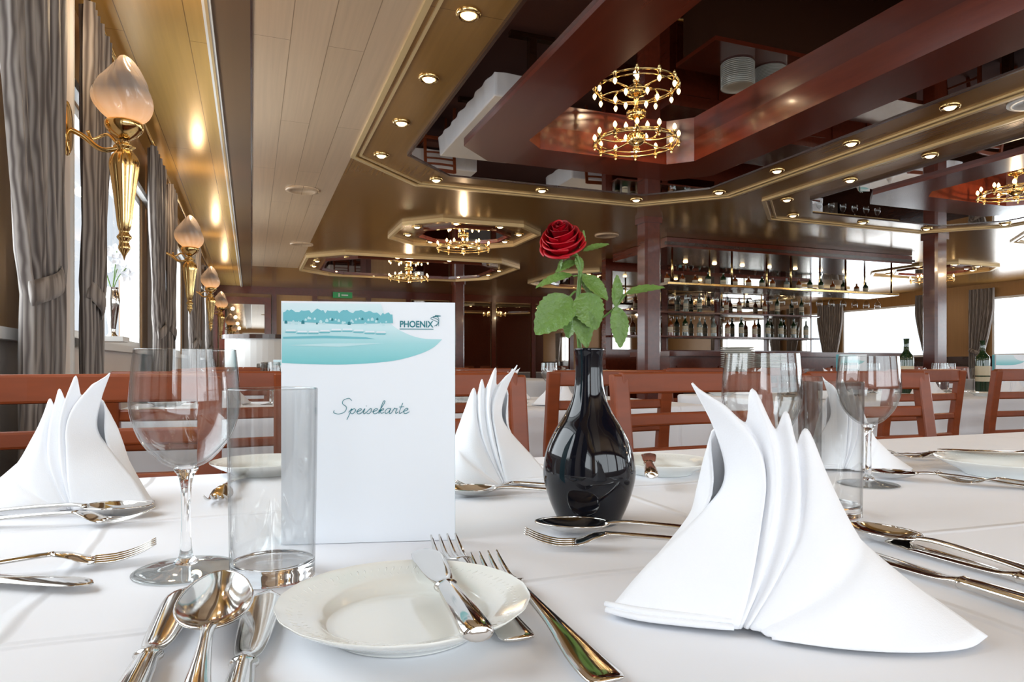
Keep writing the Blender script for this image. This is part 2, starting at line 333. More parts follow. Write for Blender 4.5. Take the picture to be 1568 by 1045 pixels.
def small(cx,cy,hx,hy,ch):
    b=MB(); o=octa(cx-hx,cx+hx,cy-hy,cy+hy,ch)
    b.ring(o,octa(cx-hx+.03,cx+hx-.03,cy-hy+.03,cy+hy-.03,ch-.01),CEIL-.03,CEIL,'goldtrim')
    b.ring(octa(cx-hx+.24,cx+hx-.24,cy-hy+.24,cy+hy-.24,ch-.06),octa(cx-hx+.27,cx+hx-.27,cy-hy+.27,cy+hy-.27,ch-.07),CEIL-.03,CEIL,'mahog')
    b.prism(octa(cx-hx+.27,cx+hx-.27,cy-hy+.27,cy+hy-.27,ch-.07),CEIL-.012,CEIL-.004,'mirror')
    put('ceiling_rosette',b)
    n=8 if hx<1 else 12
    lights_obj([(cx+(hx-.14)*math.cos(2*math.pi*(j+.5)/n)*1.02,cy+(hy-.14)*math.sin(2*math.pi*(j+.5)/n)*1.02) for j in range(n)])
    put('chandelier',CH2,(cx,cy,CEIL-.145)); plight((cx,cy,CEIL-.22),10)
small(1.95,6.45,.68,.65,.3); small(8.6,6.6,.68,.65,.3); small(1.95,8.95,1.35,1.0,.4); small(5.2,9.2,1.2,1.0,.4); small(8.5,9.6,1.2,1.0,.4)
for x,y in((.35,5.25),(3.3,6.0),(.5,7.6),(4.1,2.2)):
    b=MB(); b.lathe([(.12,0),(.12,-.01),(.09,-.014),(.085,-.006),(0,-.008)],28,'cpale' if x<4 else 'white',sm=1)
    if x>4: b.lathe([(.05,-.008),(.045,-.04),(.02,-.05),(0,-.05)],20,'white',sm=1)
    put('ceiling_vent' if x<4 else 'smoke_detector',b,(x if x<4 else 3.58,y,CEIL))

def column(x,y,w=.08):
    b=MB(); b.prism(octa(x-w,x+w,y-w,y+w,.02),0,CEIL,'mahog')
    b.prism(octa(x-w-.02,x+w+.02,y-w-.02,y+w+.02,.02),0,.12,'darkwood'); b.prism(octa(x-w-.015,x+w+.015,y-w-.015,y+w+.015,.02),CEIL-.05,CEIL,'mahog')
    put('column',b)
column(3.28,5.2); column(6.36,4.85); column(3.0,10.2); column(6.9,10.2)

def curtain(x,y0,y1,gather,face=1):
    b=MB(); nz=36; ny=60; vs=[]; w=y1-y0
    for i in range(nz+1):
        z=2.12-(2.12-.25)*i/nz
        t=(z-1.08); g=(.58+.10*min(1,-t/.5)) if t<=0 else .58+.42*min(1,(t/.7))**.8
        for j in range(ny+1):
            s_=j/ny; yy=(y1-(1-s_)*w*g) if gather>0 else (y0+s_*w*g)
            amp=.022*(1 if t>.1 else .8)
            d=amp*math.sin(2*math.pi*s_*6.5+.6*math.sin(z*3))+.006*math.sin(2*math.pi*s_*17+z*5)
            vs.append((x+face*(d),yy,z))
    b.add(vs,[(i*(ny+1)+j,i*(ny+1)+j+1,(i+1)*(ny+1)+j+1,(i+1)*(ny+1)+j) for i in range(nz) for j in range(ny)],'curtain')
    c0=(y1-w*.6) if gather>0 else y0; c1=y1 if gather>0 else y0+w*.6
    pts=[]
    for q in range(17):
        s_=q/16; pts.append((x+face*(.022*math.sin(math.pi*s_)+.012),c0+(c1-c0)*s_,1.08+(.08*s_ if gather>0 else .08*(1-s_))))
    b.tube(pts,.005,'curtain',rb=.032,n=10)
    put('curtain',b)
for p in PIL:
    if p<12: curtain(XL+.085,p-.68,p-.17,1); curtain(XL+.085,p+.17,p+.50,-1)
for a,c in rw:
    curtain(XR-.09,a-.3,a+.1,-1,-1); curtain(XR-.09,c-.1,c+.3,1,-1)

# sconces
b=MB()
mod=lambda a,z:1+.17*math.cos(3*a+z*26)+.04*math.cos(12*a+z*60)
b.lathe([(.030,0),(.058,.02),(.076,.055),(.078,.095),(.068,.135),(.050,.165),(.034,.19),(.016,.212),(0,.222)],84,'shade',mod=mod,sm=5)
b.lathe([(.0,-.05),(.02,-.045),(.05,-.02),(.056,0),(.05,.008),(.03,.004),(0,.004)],28,'brass',sm=2)
mod2=lambda a,z:1+.10*math.cos(8*a)
b.lathe([(.018,-.05),(.014,-.06),(.03,-.07),(.02,-.08),(.034,-.10),(.040,-.125),(.036,-.16),(.026,-.24),(.018,-.32),(.012,-.34),(.020,-.355),(.012,-.37),(.016,-.39),(.006,-.41),(0,-.43)],48,'brass',mod=mod2,sm=3)
b.tube([(0,0,-.07),(-.06,0,-.085),(-.11,0,-.05),(-.15,0,-.03)],.008,'brass',sm=5)
b.tube([(-.02,0,-.06),(-.05,.02,-.03),(-.09,.02,-.05),(-.10,0,-.03)],.005,'brass',sm=5)
b.lathe([(0,0),(.02,.002),(.045,.006),(.05,.012),(.04,.02),(.0,.024)],24,'brass',T=Matrix.Translation((-.166,0,-.03))@Matrix.Rotation(math.pi/2,4,'Y')@Matrix.Scale(1.7,4,(1,0,0)),sm=2)
SC=b.mesh('wall_sconce')
for p in PIL[1:5]:
    put('wall_sconce',SC,(-.375,p,1.665),0)
    d=bpy.data.lights.new('sconce_light','POINT'); d.energy=2.6; d.color=(1,.74,.46); d.shadow_soft_size=.03
    o=bpy.data.objects.new('sconce_light',d); COL.objects.link(o); o.location=(-.33,p,1.98)

# silver vase with flowers by the window
b=MB(); b.lathe([(0,0),(.022,.0),(.012,.02),(.02,.08),(.028,.15),(.02,.19),(.024,.2),(.0,.19)],20,'silver',sm=3)
for q in range(5):
    a=q*1.3; b.tube([(0,0,.18),(.02*math.cos(a),.02*math.sin(a),.24),(.05*math.cos(a),.05*math.sin(a),.28+.015*q)],.002,'stem',n=5,sm=4)
    for h in range(2):
        cx,cy,cz=.05*math.cos(a)+.02*h-.01,.05*math.sin(a),.28+.015*q-.03*h
        for pz in range(5):
            T=Matrix.Translation((cx,cy,cz))@Matrix.Rotation(pz*1.257+q,4,'Y')
            b.loft([[(-.0,0,0),(-.012,-.004,.018),(0,-.01,.032)],[(0,0,0),(0,.003,.018),(0,-.008,.034)],[(0,0,0),(.012,-.004,.018),(0,-.01,.032)]],3,3,'napkin',T)
b.box(-.04,.05,-.08,.08,-.02,0,'white')
put('flower_vase',b,(XL+.075,3.15,1.02))

# ---------------- tables
def table_mesh(sx,sy,name):
    b=MB(); hx,hy=sx/2,sy/2; per=[]
    def seg(p,q,n): 
        for i in range(n): per.append((p[0]+(q[0]-p[0])*i/n,p[1]+(q[1]-p[1])*i/n))
    nx=int(sx*36);ny=int(sy*36)
    seg((-hx,-hy),(hx,-hy),nx);seg((hx,-hy),(hx,hy),ny);seg((hx,hy),(-hx,hy),nx);seg((-hx,hy),(-hx,-hy),ny)
    N=len(per); levels=[(0,0),(.006,-.002),(.010,-.008),(.012,-.03),(.014,-.10),(.018,-.17),(.022,-.24)]
    vs=[]
    for li,(o,dz) in enumerate(levels):
        for i,(x,y) in enumerate(per):
            w=0 if li<3 else (li-2)/4*(.010*math.sin(i*.55)+.006*math.sin(i*.23+1))
            k=o+w; nxn=(1 if x>=hx-1e-6 else -1 if x<=-hx+1e-6 else 0); nyn=(1 if y>=hy-1e-6 else -1 if y<=-hy+1e-6 else 0)
            vs.append((x+nxn*k,y+nyn*k,TZ+dz))
    fs=[(l*N+i,(l+1)*N+i,(l+1)*N+(i+1)%N,l*N+(i+1)%N) for l in range(len(levels)-1) for i in range(N)]
    fs.append(tuple(range(N)))
    b.add(vs,fs,'cloth')
    b.fs[-1]=False
    b.box(-hx+.02,hx-.02,-hy+.02,hy-.02,TZ-.03,TZ-.004,'darkwood')
    for x in(-hx+.12,hx-.12):
        b.box(x-.04,x+.04,-.04,.04,.05,TZ-.03,'darkwood'); b.box(x-.04,x+.04,-hy+.2,hy-.2,0,.05,'darkwood')
    return b.mesh(name)
put('dining_table',table_mesh(2.15,.95,'main_table'),(.62,.585,0))
T2=table_mesh(2.1,.9,'dining_table')
tabs=[(.62,2.65),(.62,4.85),(.62,7.1),(3.2,2.65),(3.3,.4),(5.9,2.65),(8.6,2.65),(6.1,.4),(8.6,5.0),(8.6,7.4),(8.4,9.8),(5.4,9.4),(1.9,9.6)]
for i,(x,y) in enumerate(tabs): put('dining_table',T2,(x,y,0))
put('dining_table',T2,(2.75,7.55,0),math.pi/2)
b=MB()
def bar(z0,z1,yc,th,k,w=.2,bow=.02):
    n=10; vs=[];fs=[]
    for i in range(n+1):
        x=-w+2*w*i/n; y=yc+bow*(1-(x/w)**2)
        vs+=[(x,y-th,z0),(x,y+th,z0),(x,y+th,z1),(x,y-th,z1)]
    for i in range(n):
        for j in range(4): fs.append((i*4+j,i*4+(j+1)%4,(i+1)*4+(j+1)%4,(i+1)*4+j))
    fs+=[(3,2,1,0),(n*4,n*4+1,n*4+2,n*4+3)]
    b.add(vs,fs,k,False)
for sx in(-1,1):
    x=sx*.2
    pts=[(x,.22,0),(x,.20,.22),(x,.19,.44),(x,.205,.66),(x,.235,.885)]
    vs=[];fs=[]
    for (px,py,pz) in pts: vs+=[(px-.02,py-.014,pz),(px+.02,py-.014,pz),(px+.02,py+.014,pz),(px-.02,py+.014,pz)]
    for i in range(4):
        for j in range(4): fs.append((i*4+j,i*4+(j+1)%4,(i+1)*4+(j+1)%4,(i+1)*4+j))
    fs+=[(3,2,1,0),(16,17,18,19)]
    b.add(vs,fs,'chair',False)
    b.box(sx*.19-.018,sx*.19+.018,-.21,-.174,0,.43,'chair')
    b.box(sx*.19-.01,sx*.19+.01,-.18,.19,.2,.225,'chair')
bar(.840,.890,.228,.011,'chair'); bar(.765,.795,.220,.008,'chair',.19); bar(.69,.715,.212,.008,'chair',.19); bar(.61,.635,.204,.008,'chair',.19)
b.box(-.21,.21,-.22,.21,.40,.44,'chair'); b.box(-.2,.2,-.21,.18,.44,.475,'carpet')
CHR=b.mesh('dining_chair')
def chair(x,y,r=0): put('dining_chair',CHR,(x,y,0),r,bevel=.005)
for x in(-.27,.325,.975,1.52): chair(x,1.12+.0,0)
for (tx,ty) in tabs:
    for dx in(-.74,-.14,.46):
        if ty>3 and dx==.46 and tx>4: continue
        chair(tx+dx,ty-.50,math.pi+random.uniform(-.04,.04)); 
        if ty>2 and ty<6: chair(tx+dx,ty+.50,random.uniform(-.04,.04))

# ---------------- tableware meshes
def wineglass():
    b=MB()
    b.lathe([(0,0.0003),(.034,0.0003),(.0345,.0014),(.02,.0035),(.009,.006)],40,'fglass',sm=3)
    b.lathe([(.0345,.0002),(.0350,.0010),(.0345,.0018)],40,'fglass',sm=2)
    b.lathe([(0,.004),(.009,.0058),(.0055,.010),(.0042,.016),(.0035,.03),(.0035,.055),(.005,.070),(.009,.077),(.004,.0785),(0,.079)],32,'sglass',sm=3)
    b.lathe([(.006,.0765),(.018,.083),(.031,.099),(.0378,.120),(.0375,.140),(.0352,.166)],48,'glass',sm=5)
    b.lathe([(.005,.0785),(.0168,.0848),(.030,.100),(.0366,.120),(.0364,.140),(.0345,.166)],48,'glass',sm=5)
    b.lathe([(.0345,.1658),(.0348,.1665),(.0352,.1660)],48,'fglass',sm=2)
    return b.mesh('wine_glass')
def tumbler():
    b=MB()
    b.lathe([(0,.0),(.027,.0),(.0292,.002),(.0294,.010),(.0283,.0125),(.02,.0120),(0,.0115)],40,'sglass',sm=2)
    b.lathe([(.0296,.003),(.0298,.02),(.0308,.08),(.0315,.137)],48,'glass',sm=3)
    b.lathe([(.0284,.0128),(.0287,.02),(.0298,.08),(.0306,.137)],48,'glass',sm=3)
    b.lathe([(.0306,.137),(.0311,.1378),(.0315,.137)],48,'fglass',sm=2)
    return b.mesh('water_tumbler')
WG=wineglass(); TU=tumbler()
def plate(R):
    b=MB(); mod=lambda a,z:1+(.004*math.cos(20*a) if z>.013 else 0)
    b.lathe([(0,.004),(R*.55,.0042),(R*.63,.006),(R*.70,.0105),(R*.9,.0155),(R*.985,.0178),(R,.0185),(R*.992,.0170),(R*.9,.0125),(R*.72,.006),(R*.62,.0015),(R*.6,0),(R*.57,0),(R*.55,.0018),(0,.002)],80,'porc',mod=mod,sm=3)
    z=lambda r:.0105+(.0155-.0105)*(r-.70)/.2 if r<.9 else .0155+(r-.9)/.085*.0023
    for q in range(84):
        a=2*math.pi*q/84
        for r0,r1,s_ in((.77,.85,.03),(.85,.93,-.03)):
            P3=[(R*(r0+(r1-r0)*t)*math.cos(a+s_*t),R*(r0+(r1-r0)*t)*math.sin(a+s_*t),z(r0+(r1-r0)*t)-.0002) for t in(0,.33,.67,1)]
            b.tube(P3,[.0002,.0008,.0008,.0002],'porc',rb=[.00005,.0004,.0004,.00005],n=6)
    return b.mesh('bread_plate')
PL=plate(.0735)
def knife(Ln=.21):
    b=MB(); h=Ln*.46
    b.tube([(0,0,.005),(0,.003,.005),(0,h*.3,.006),(0,h*.8,.006),(0,h*.95,.006),(0,h,.006)],[.004,.0085,.0085,.0068,.006,.0075],'silver',rb=[.003,.0045,.005,.0045,.004,.0045],n=14,sm=3)
    b.tube([(0,h,.006),(0,h+.006,.0055),(.001,h+.02,.005),(.002,Ln*.75,.005),(.003,Ln*.93,.005),(.005,Ln,.005)],[.005,.0045,.008,.0105,.0105,.002],'silver',rb=[.004,.003,.0013,.0012,.001,.0005],n=14,sm=4)
    return b.mesh('table_knife')
def handle(b,h,z1):
    b.tube([(0,0,.004),(0,.004,.004),(0,.03,.005),(0,h*.5,.009),(0,h*.85,.012),(0,h,z1)],[.006,.0105,.0095,.0055,.0032,.0045],'silver',rb=[.001,.0018,.002,.0018,.002,.0018],n=14,sm=4)
def spoon(Ln=.20,bw=.021,bl=.068):
    b=MB(); h=Ln-bl+.004; handle(b,h,.011)
    nr,na=8,36
    for off in(0,-.0012):
        vs=[(0,Ln-bl/2,.0115-.0085+off)];fs=[]
        for i in range(1,nr+1):
            r=i/nr
            for j in range(na):
                a=2*math.pi*j/na; yy=math.sin(a); xx=math.cos(a)*(1-.14*yy)
                vs.append((bw*r*xx,Ln-bl/2+bl/2*r*yy,.0115-.0085*(1-r**2.4)+off))
        for j in range(na): fs.append((0,1+j,1+(j+1)%na))
        for i in range(nr-1):
            for j in range(na): fs.append((1+i*na+j,1+(i+1)*na+j,1+(i+1)*na+(j+1)%na,1+i*na+(j+1)%na))
        b.add(vs,fs,'silver')
    ed=[]
    for j in range(na+1):
        a=2*math.pi*j/na; yy=math.sin(a); ed.append((bw*math.cos(a)*(1-.14*yy),Ln-bl/2+bl/2*yy,.0109))
    b.tube(ed,.0009,'silver',n=6)
    return b.mesh('table_spoon')
def fork(Ln=.2):
    b=MB(); h=Ln-.068; handle(b,h,.013)
    b.tube([(0,h-.002,.013),(0,h+.008,.011),(0,h+.018,.007),(0,h+.026,.005)],[.0045,.010,.0125,.0125],'silver',rb=[.0018,.0014,.0013,.0012],n=14,sm=3)
    for i in range(4):
        x=(i-1.5)*.0068
        b.tube([(x*.95,h+.022,.0055),(x,h+.04,.005),(x,h+.056,.009),(x,Ln,.0145)],[.0024,.0021,.0018,.0007],'silver',rb=[.0012,.0012,.001,.0006],n=8,sm=3)
    return b.mesh('table_fork')
KN=knife(.215); KB=knife(.165); SP=spoon(.205); SPB=spoon(.225,.0205,.105); FO=fork(.2)
def lay(name,me,hl,hd,tl,td,z=TZ+.0005,tilt=0):
    a=W(hl,hd); t=W(tl,td); d=t-a; r=math.atan2(d.y,d.x)-math.pi/2
    o=put(name,me,(a.x,a.y,z),r); 
    if tilt: o.rotation_euler=(tilt,0,r)
    return o
def at(name,me,l,d,r=0,z=TZ+.0006,scale=(1,1,1),**k):
    p=W(l,d); return put(name,me,(p.x,p.y,z),-TH+r,scale,**k)

at('wine_glass',WG,-.2455,.514); at('wine_glass',WG,.2486,.68); at('wine_glass',WG,.462,.885)
at('water_tumbler',TU,-.1746,.4985); at('water_tumbler',TU,.329,.705); at('water_tumbler',TU,.43,1.02)
at('bread_plate',PL,-.063,.404)
at('bread_plate',PL,.215,.985); at('bread_plate',PL,-.355,.98); at('bread_plate',PL,.70,.965,scale=(1.2,1.2,1.2))
lay('butter_knife',KB,-.016,.338,-.062,.478,TZ+.0165)
lay('table_fork',FO,.004,.375,-.052,.55); lay('table_fork',FO,.046,.325,-.022,.515)
lay('table_knife',KN,-.156,.255,-.222,.462); lay('table_spoon',SPB,-.119,.245,-.199,.470,TZ+.006); lay('table_knife',KN,-.106,.245,-.166,.452)
lay('table_spoon',SP,-.575,.69,-.405,.70); lay('table_fork',FO,-.55,.645,-.385,.660)
lay('table_fork',FO,-.46,.45,-.31,.53); lay('table_knife',KN,-.50,.50,-.335,.478)
lay('table_fork',FO,-.37,.93,-.325,.75); 
lay('table_spoon',SP,.225,.605,.028,.628); lay('table_fork',FO,.21,.565,.018,.578)
lay('table_spoon',SP,.12,.79,-.035,.80); lay('table_fork',FO,.13,.815,-.055,.83)
lay('table_knife',KN,.17,.83,.20,1.01,TZ+.016)
lay('table_spoon',SP,.395,.44,.308,.625); lay('table_knife',KN,.345,.375,.272,.555); lay('table_knife',KN,.390,.385,.318,.585) ; 
lay('table_spoon',SP,.66,.84,.50,.93); lay('table_knife',KN,.80,1.13,.60,1.17); lay('table_fork',FO,.82,1.10,.63,1.12); lay('table_knife',KN,.86,.98,.67,1.05,TZ+.02)
lay('table_fork',FO,.70,.76,.60,.86)

# napkin: one folded linen cloth, upright leaves and a smooth front face
cols=[
[(-.103,.004,.003),(-.077,.014,.028),(-.038,.022,.062),(-.026,.020,.084),(-.034,.016,.114),(-.050,.010,.143)],
[(-.075,-.010,.003),(-.055,-.003,.031),(-.029,.004,.061),(-.019,.005,.085),(-.027,.006,.112),(-.046,.008,.139)],
[(-.036,-.024,.003),(-.027,-.021,.03),(-.018,-.014,.06),(-.013,-.009,.085),(-.017,-.003,.107),(-.034,.004,.131)],
[(-.033,-.020,.003),(-.023,-.015,.03),(-.014,-.009,.06),(-.009,-.004,.084),(-.010,.001,.103),(-.018,.006,.119)],
[(-.032,-.024,.003),(-.020,-.021,.03),(-.011,-.016,.06),(-.006,-.011,.088),(-.008,-.006,.112),(-.016,.0,.140)],
[(-.029,-.021,.003),(-.015,-.016,.03),(-.005,-.011,.058),(-.001,-.005,.080),(.000,-.001,.098),(-.001,.004,.115)],
[(-.028,-.024,.003),(-.011,-.022,.03),(.001,-.018,.056),(.006,-.012,.08),(.007,-.006,.1),(.005,.001,.126)],
[(-.026,-.023,.003),(-.009,-.020,.03),(.004,-.015,.054),(.010,-.009,.072),(.012,-.003,.087),(.012,.003,.106)],
[(-.025,-.026,.003),(-.006,-.025,.028),(.008,-.021,.05),(.014,-.015,.072),(.017,-.007,.092),(.018,.002,.115)],
[(-.022,-.028,.003),(0,-.031,.022),(.016,-.028,.042),(.025,-.019,.060),(.030,-.008,.074),(.032,.006,.086)],
[(-.021,-.029,.003),(.003,-.033,.018),(.023,-.031,.032),(.036,-.023,.044),(.043,-.009,.052),(.046,.005,.056)],
[(-.020,-.034,.003),(.004,-.041,.015),(.026,-.039,.027),(.040,-.030,.037),(.048,-.014,.044),(.052,.003,.046)],
[(-.018,-.036,.003),(.010,-.045,.009),(.034,-.046,.014),(.054,-.040,.018),(.068,-.028,.022),(.074,-.012,.025)],
[(-.018,-.037,.002),(.012,-.049,.002),(.040,-.054,.002),(.066,-.053,.002),(.086,-.047,.002),(.102,-.036,.003)]]
b=MB(); b.loft(cols,8,6,'napkin')
b.loft([[(-.103,.004,.003),(-.038,.022,.062),(-.035,.018,.112),(-.01,.010,.112),(.010,.008,.100),(.032,.008,.082),(.050,.005,.046),(.102,-.034,.003)],
        [(-.097,.016,.002),(-.045,.042,.05),(-.034,.044,.075),(-.005,.046,.075),(.02,.044,.065),(.040,.034,.05),(.056,.022,.03),(.102,-.03,.003)],
        [(-.09,.03,.002),(-.055,.06,.002),(-.033,.07,.002),(0,.075,.002),(.02,.075,.002),(.05,.06,.002),(.07,.04,.002),(.10,-.024,.002)]],6,6,'napkin')
for k,(dy,dz) in enumerate(((0,.0045),(.003,.0072))):
    b.tube([(-.104,.002+dy,dz),(-.086,-.010+dy,dz),(-.06,-.019+dy,dz),(-.036,-.026+dy,dz)],[.0015,.0022,.0022,.0015],'napkin',rb=[.001,.0014,.0014,.001],n=8,sm=4)
NK=b.mesh('folded_napkin')
def napkin(l,d,r=0,s=(1,1,1)): return at('folded_napkin',NK,l,d,r,TZ+.001,s,solid=.0016)
napkin(.162,.415); napkin(-.487,.74,-.1,(-.95,1,1.02)); napkin(-.035,.885,.05,(-.85,1,1.08)); napkin(.505,1.02,.1,(.75,.9,.95))

# vase
b=MB(); b.lathe([(0,0),(.028,0),(.031,.001),(.0335,.006),(.0395,.020),(.0450,.040),(.0455,.054),(.042,.072),(.034,.090),(.024,.106),(.0170,.122),(.0142,.138),(.0135,.152),(.0140,.163),(.0150,.170),(.0138,.1715),(.0120,.168),(.0105,.14),(.012,.12)],64,'black',sm=5)
at('bud_vase',b,.0768,.68)
# rose
b=MB()
stem=[(.002,.0,.03),(-.004,0,.12),(-.009,0,.168),(-.012,-.001,.207),(-.009,0,.246),(-.012,-.001,.262),(-.020,-.003,.270)]
b.tube(stem,[.0022]*5+[.002,.003],'stem',n=8,sm=5)
b.tube([(-.011,0,.196),(.008,.002,.199),(.026,.002,.212),(.036,0,.225)],.0011,'stem',n=6,sm=4)
b.tube([(-.010,0,.225),(-.014,0,.228),(-.020,-.002,.222)],.0011,'stem',n=6,sm=4)
b.tube([(-.010,0,.243),(-.012,0,.244),(-.016,-.002,.243)],.0009,'stem',n=6,sm=4)
def leaf(base,tip,w,nrm=(0,-1,.3),droop=.15):
    base=Vector(base);tip=Vector(tip);ax=tip-base;Ln=ax.length;ax.normalize();nrm=Vector(nrm);nrm=(nrm-ax*nrm.dot(ax)).normalized();sd=ax.cross(nrm)
    n=18;vs=[];fs=[];cs=(-1,-.5,0,.5,1)
    for i in range(n+1):
        t=i/n; hw=w/2*(math.sin(math.pi*min(1,t**.8))**.75 if 0<t<1 else 0); ser=1+(.06 if i%2 else -.03)
        for c in cs:
            f=hw*c*(ser if abs(c)==1 else 1)
            vs.append(base+ax*(Ln*t+(.0006 if i%2 and abs(c)==1 else 0))+sd*f+nrm*(abs(c)*hw*.35-droop*Ln*(t*t)*.6+.0004*math.sin(i*2)*abs(c)))
    for i in range(n):
        for j in range(4): fs.append((i*5+j,i*5+j+1,(i+1)*5+j+1,(i+1)*5+j))
    b.add(vs,fs,'leaf')
leaf((-.018,-.004,.222),(-.054,-.016,.186),.036,(.1,-1,.5))
leaf((-.008,-.004,.226),(.006,-.014,.190),.030,(-.1,-1,.4))
leaf((-.016,-.002,.244),(-.054,-.004,.234),.018,(0,-.6,1))
leaf((-.008,-.004,.212),(-.004,-.012,.172),.020,(-.3,-1,.3))
leaf((-.011,.004,.214),(-.022,.006,.182),.02,(-.5,-1,.3))
leaf((.027,-.002,.213),(.031,-.008,.172),.019,(.2,-1,.2))
leaf((.036,0,.225),(.074,-.006,.234),.015,(0,-.7,1))
leaf((.026,.0,.212),(.030,.004,.246),.013,(.4,-1,.1))
leaf((-.007,-.001,.244),(.018,-.010,.220),.018,(.3,-1,.5))
leaf((-.008,0,.246),(.004,.006,.224),.014,(.5,-1,.2))
leaf((-.006,0,.268),(.020,.0,.277),.009,(0,-.8,.8))
leaf((-.012,0,.258),(-.034,-.004,.248),.012,(0,-.7,.8))
leaf((-.012,0,.264),(-.008,-.004,.246),.009,(.2,-1,.2))
leaf((-.010,0,.268),(-.004,.002,.290),.008,(.6,-1,0))
# rose head: each petal is a cupped sheet with a rolled lip; the outer ones stand lower and open wider
H=Matrix.Translation((-.0235,.004,.2650))@Matrix.Rotation(math.radians(42),4,'X')@Matrix.Rotation(math.radians(-14),4,'Y')
for li,(r,h,n,lip,z0,wd) in enumerate(((.0028,.034,2,.0,.004,2.4),(.0056,.0345,3,.0006,.003,1.5),(.0090,.0335,3,.0014,.002,1.3),(.0122,.031,3,.0022,.001,1.25),(.0152,.0275,4,.0030,0,1.05),(.0176,.0225,4,.0038,0,1.05),(.0192,.016,5,.0040,-.001,.85))):
    for q in range(n):
        ph=2*math.pi*q/n+li*1.1; ns,nt_=16,14; vs=[];fs=[]
        for i in range(ns+1):
            s_=-1+2*i/ns
            for j in range(nt_+1):
                t=j/nt_; u=max(0,(t-.78)/.22)
                rr=r*(.18+.82*math.sin(min(1,t*1.25)*math.pi/2)) + lip*math.sin(u*math.pi*.5)*(1-.35*s_*s_) + .0016*s_
                zz=z0+h*min(t,.92)/.92*(1-.10*abs(s_)**3*t) - lip*.7*u*u
                a=ph+s_*wd*(.35+.65*math.sin(min(1,t*1.4)*math.pi/2))
                vs.append((rr*math.cos(a),rr*math.sin(a),zz))
        for i in range(ns):
            for j in range(nt_): fs.append((i*(nt_+1)+j,(i+1)*(nt_+1)+j,(i+1)*(nt_+1)+j+1,i*(nt_+1)+j+1))
        b.add(vs,fs,'petalD' if li in(0,2) else 'petal',True,H)
b.lathe([(0,-.004),(.005,-.002),(.007,.003),(.004,.008)],16,'stem',T=H,sm=3)
for q in range(5):
    a=q*1.257+.4
    base=H@Vector((.006*math.cos(a),.006*math.sin(a),.0)); tip=H@Vector((.020*math.cos(a),.020*math.sin(a),-.008 if q%2 else .008))
    leaf(base,tip,.005,(math.cos(a),math.sin(a),1))
at('red_rose',b,.0768,.68)

# ---------------- menu card
def strokes():
    L={'S':([[(1.7,2.5),(1.2,2.95),(.5,2.6),(.55,1.9),(1.2,1.3),(1.15,.4),(.4,0),(-.35,.25),(-.4,.7)]],1.75),
     'p':([[(0,.3),(.3,1.0),(.2,0),(.05,-1.1)],[(.25,.6),(.65,1.0),(.9,.6),(.65,.05),(.3,.15)]],1.05),
     'e':([[(0,.35),(.5,.6),(.65,.88),(.4,1.0),(.12,.55),(.3,.05),(.6,.02),(.95,.35)]],.9),
     'i':([[(0,.35),(.22,1.0),(.18,.25),(.35,0),(.6,.35)],[(.28,1.45),(.34,1.52)]],.6),
     's':([[(0,.3),(.45,1.05),(.62,.4),(.35,0),(.05,.15)]],.8),
     'k':([[(0,.4),(.45,1.8),(.5,2.4),(.25,2.2),(.12,0)],[(.15,.5),(.55,1.0),(.6,.7),(.25,.5),(.5,.08),(.85,.3)]],.9),
     'a':([[(.75,.9),(.35,1.0),(.05,.5),(.25,0),(.6,.4),(.75,1.0),(.7,.2),(.88,0),(1.1,.3)]],1.08),
     'r':([[(0,.35),(.2,1.05),(.32,.9),(.6,.92),(.52,.35),(.62,0),(.85,.3)]],.85),
     't':([[(.32,2.0),(.2,.4),(.35,0),(.65,.3)],[(-.05,1.25),(.65,1.3)]],.68)}
    out=[];x=0
    for ch in 'Speisekarte':
        st,adv=L[ch]
        for s_ in st: out.append([(x+px+.22*py,py) for px,py in s_])
        x+=adv
    return out,x
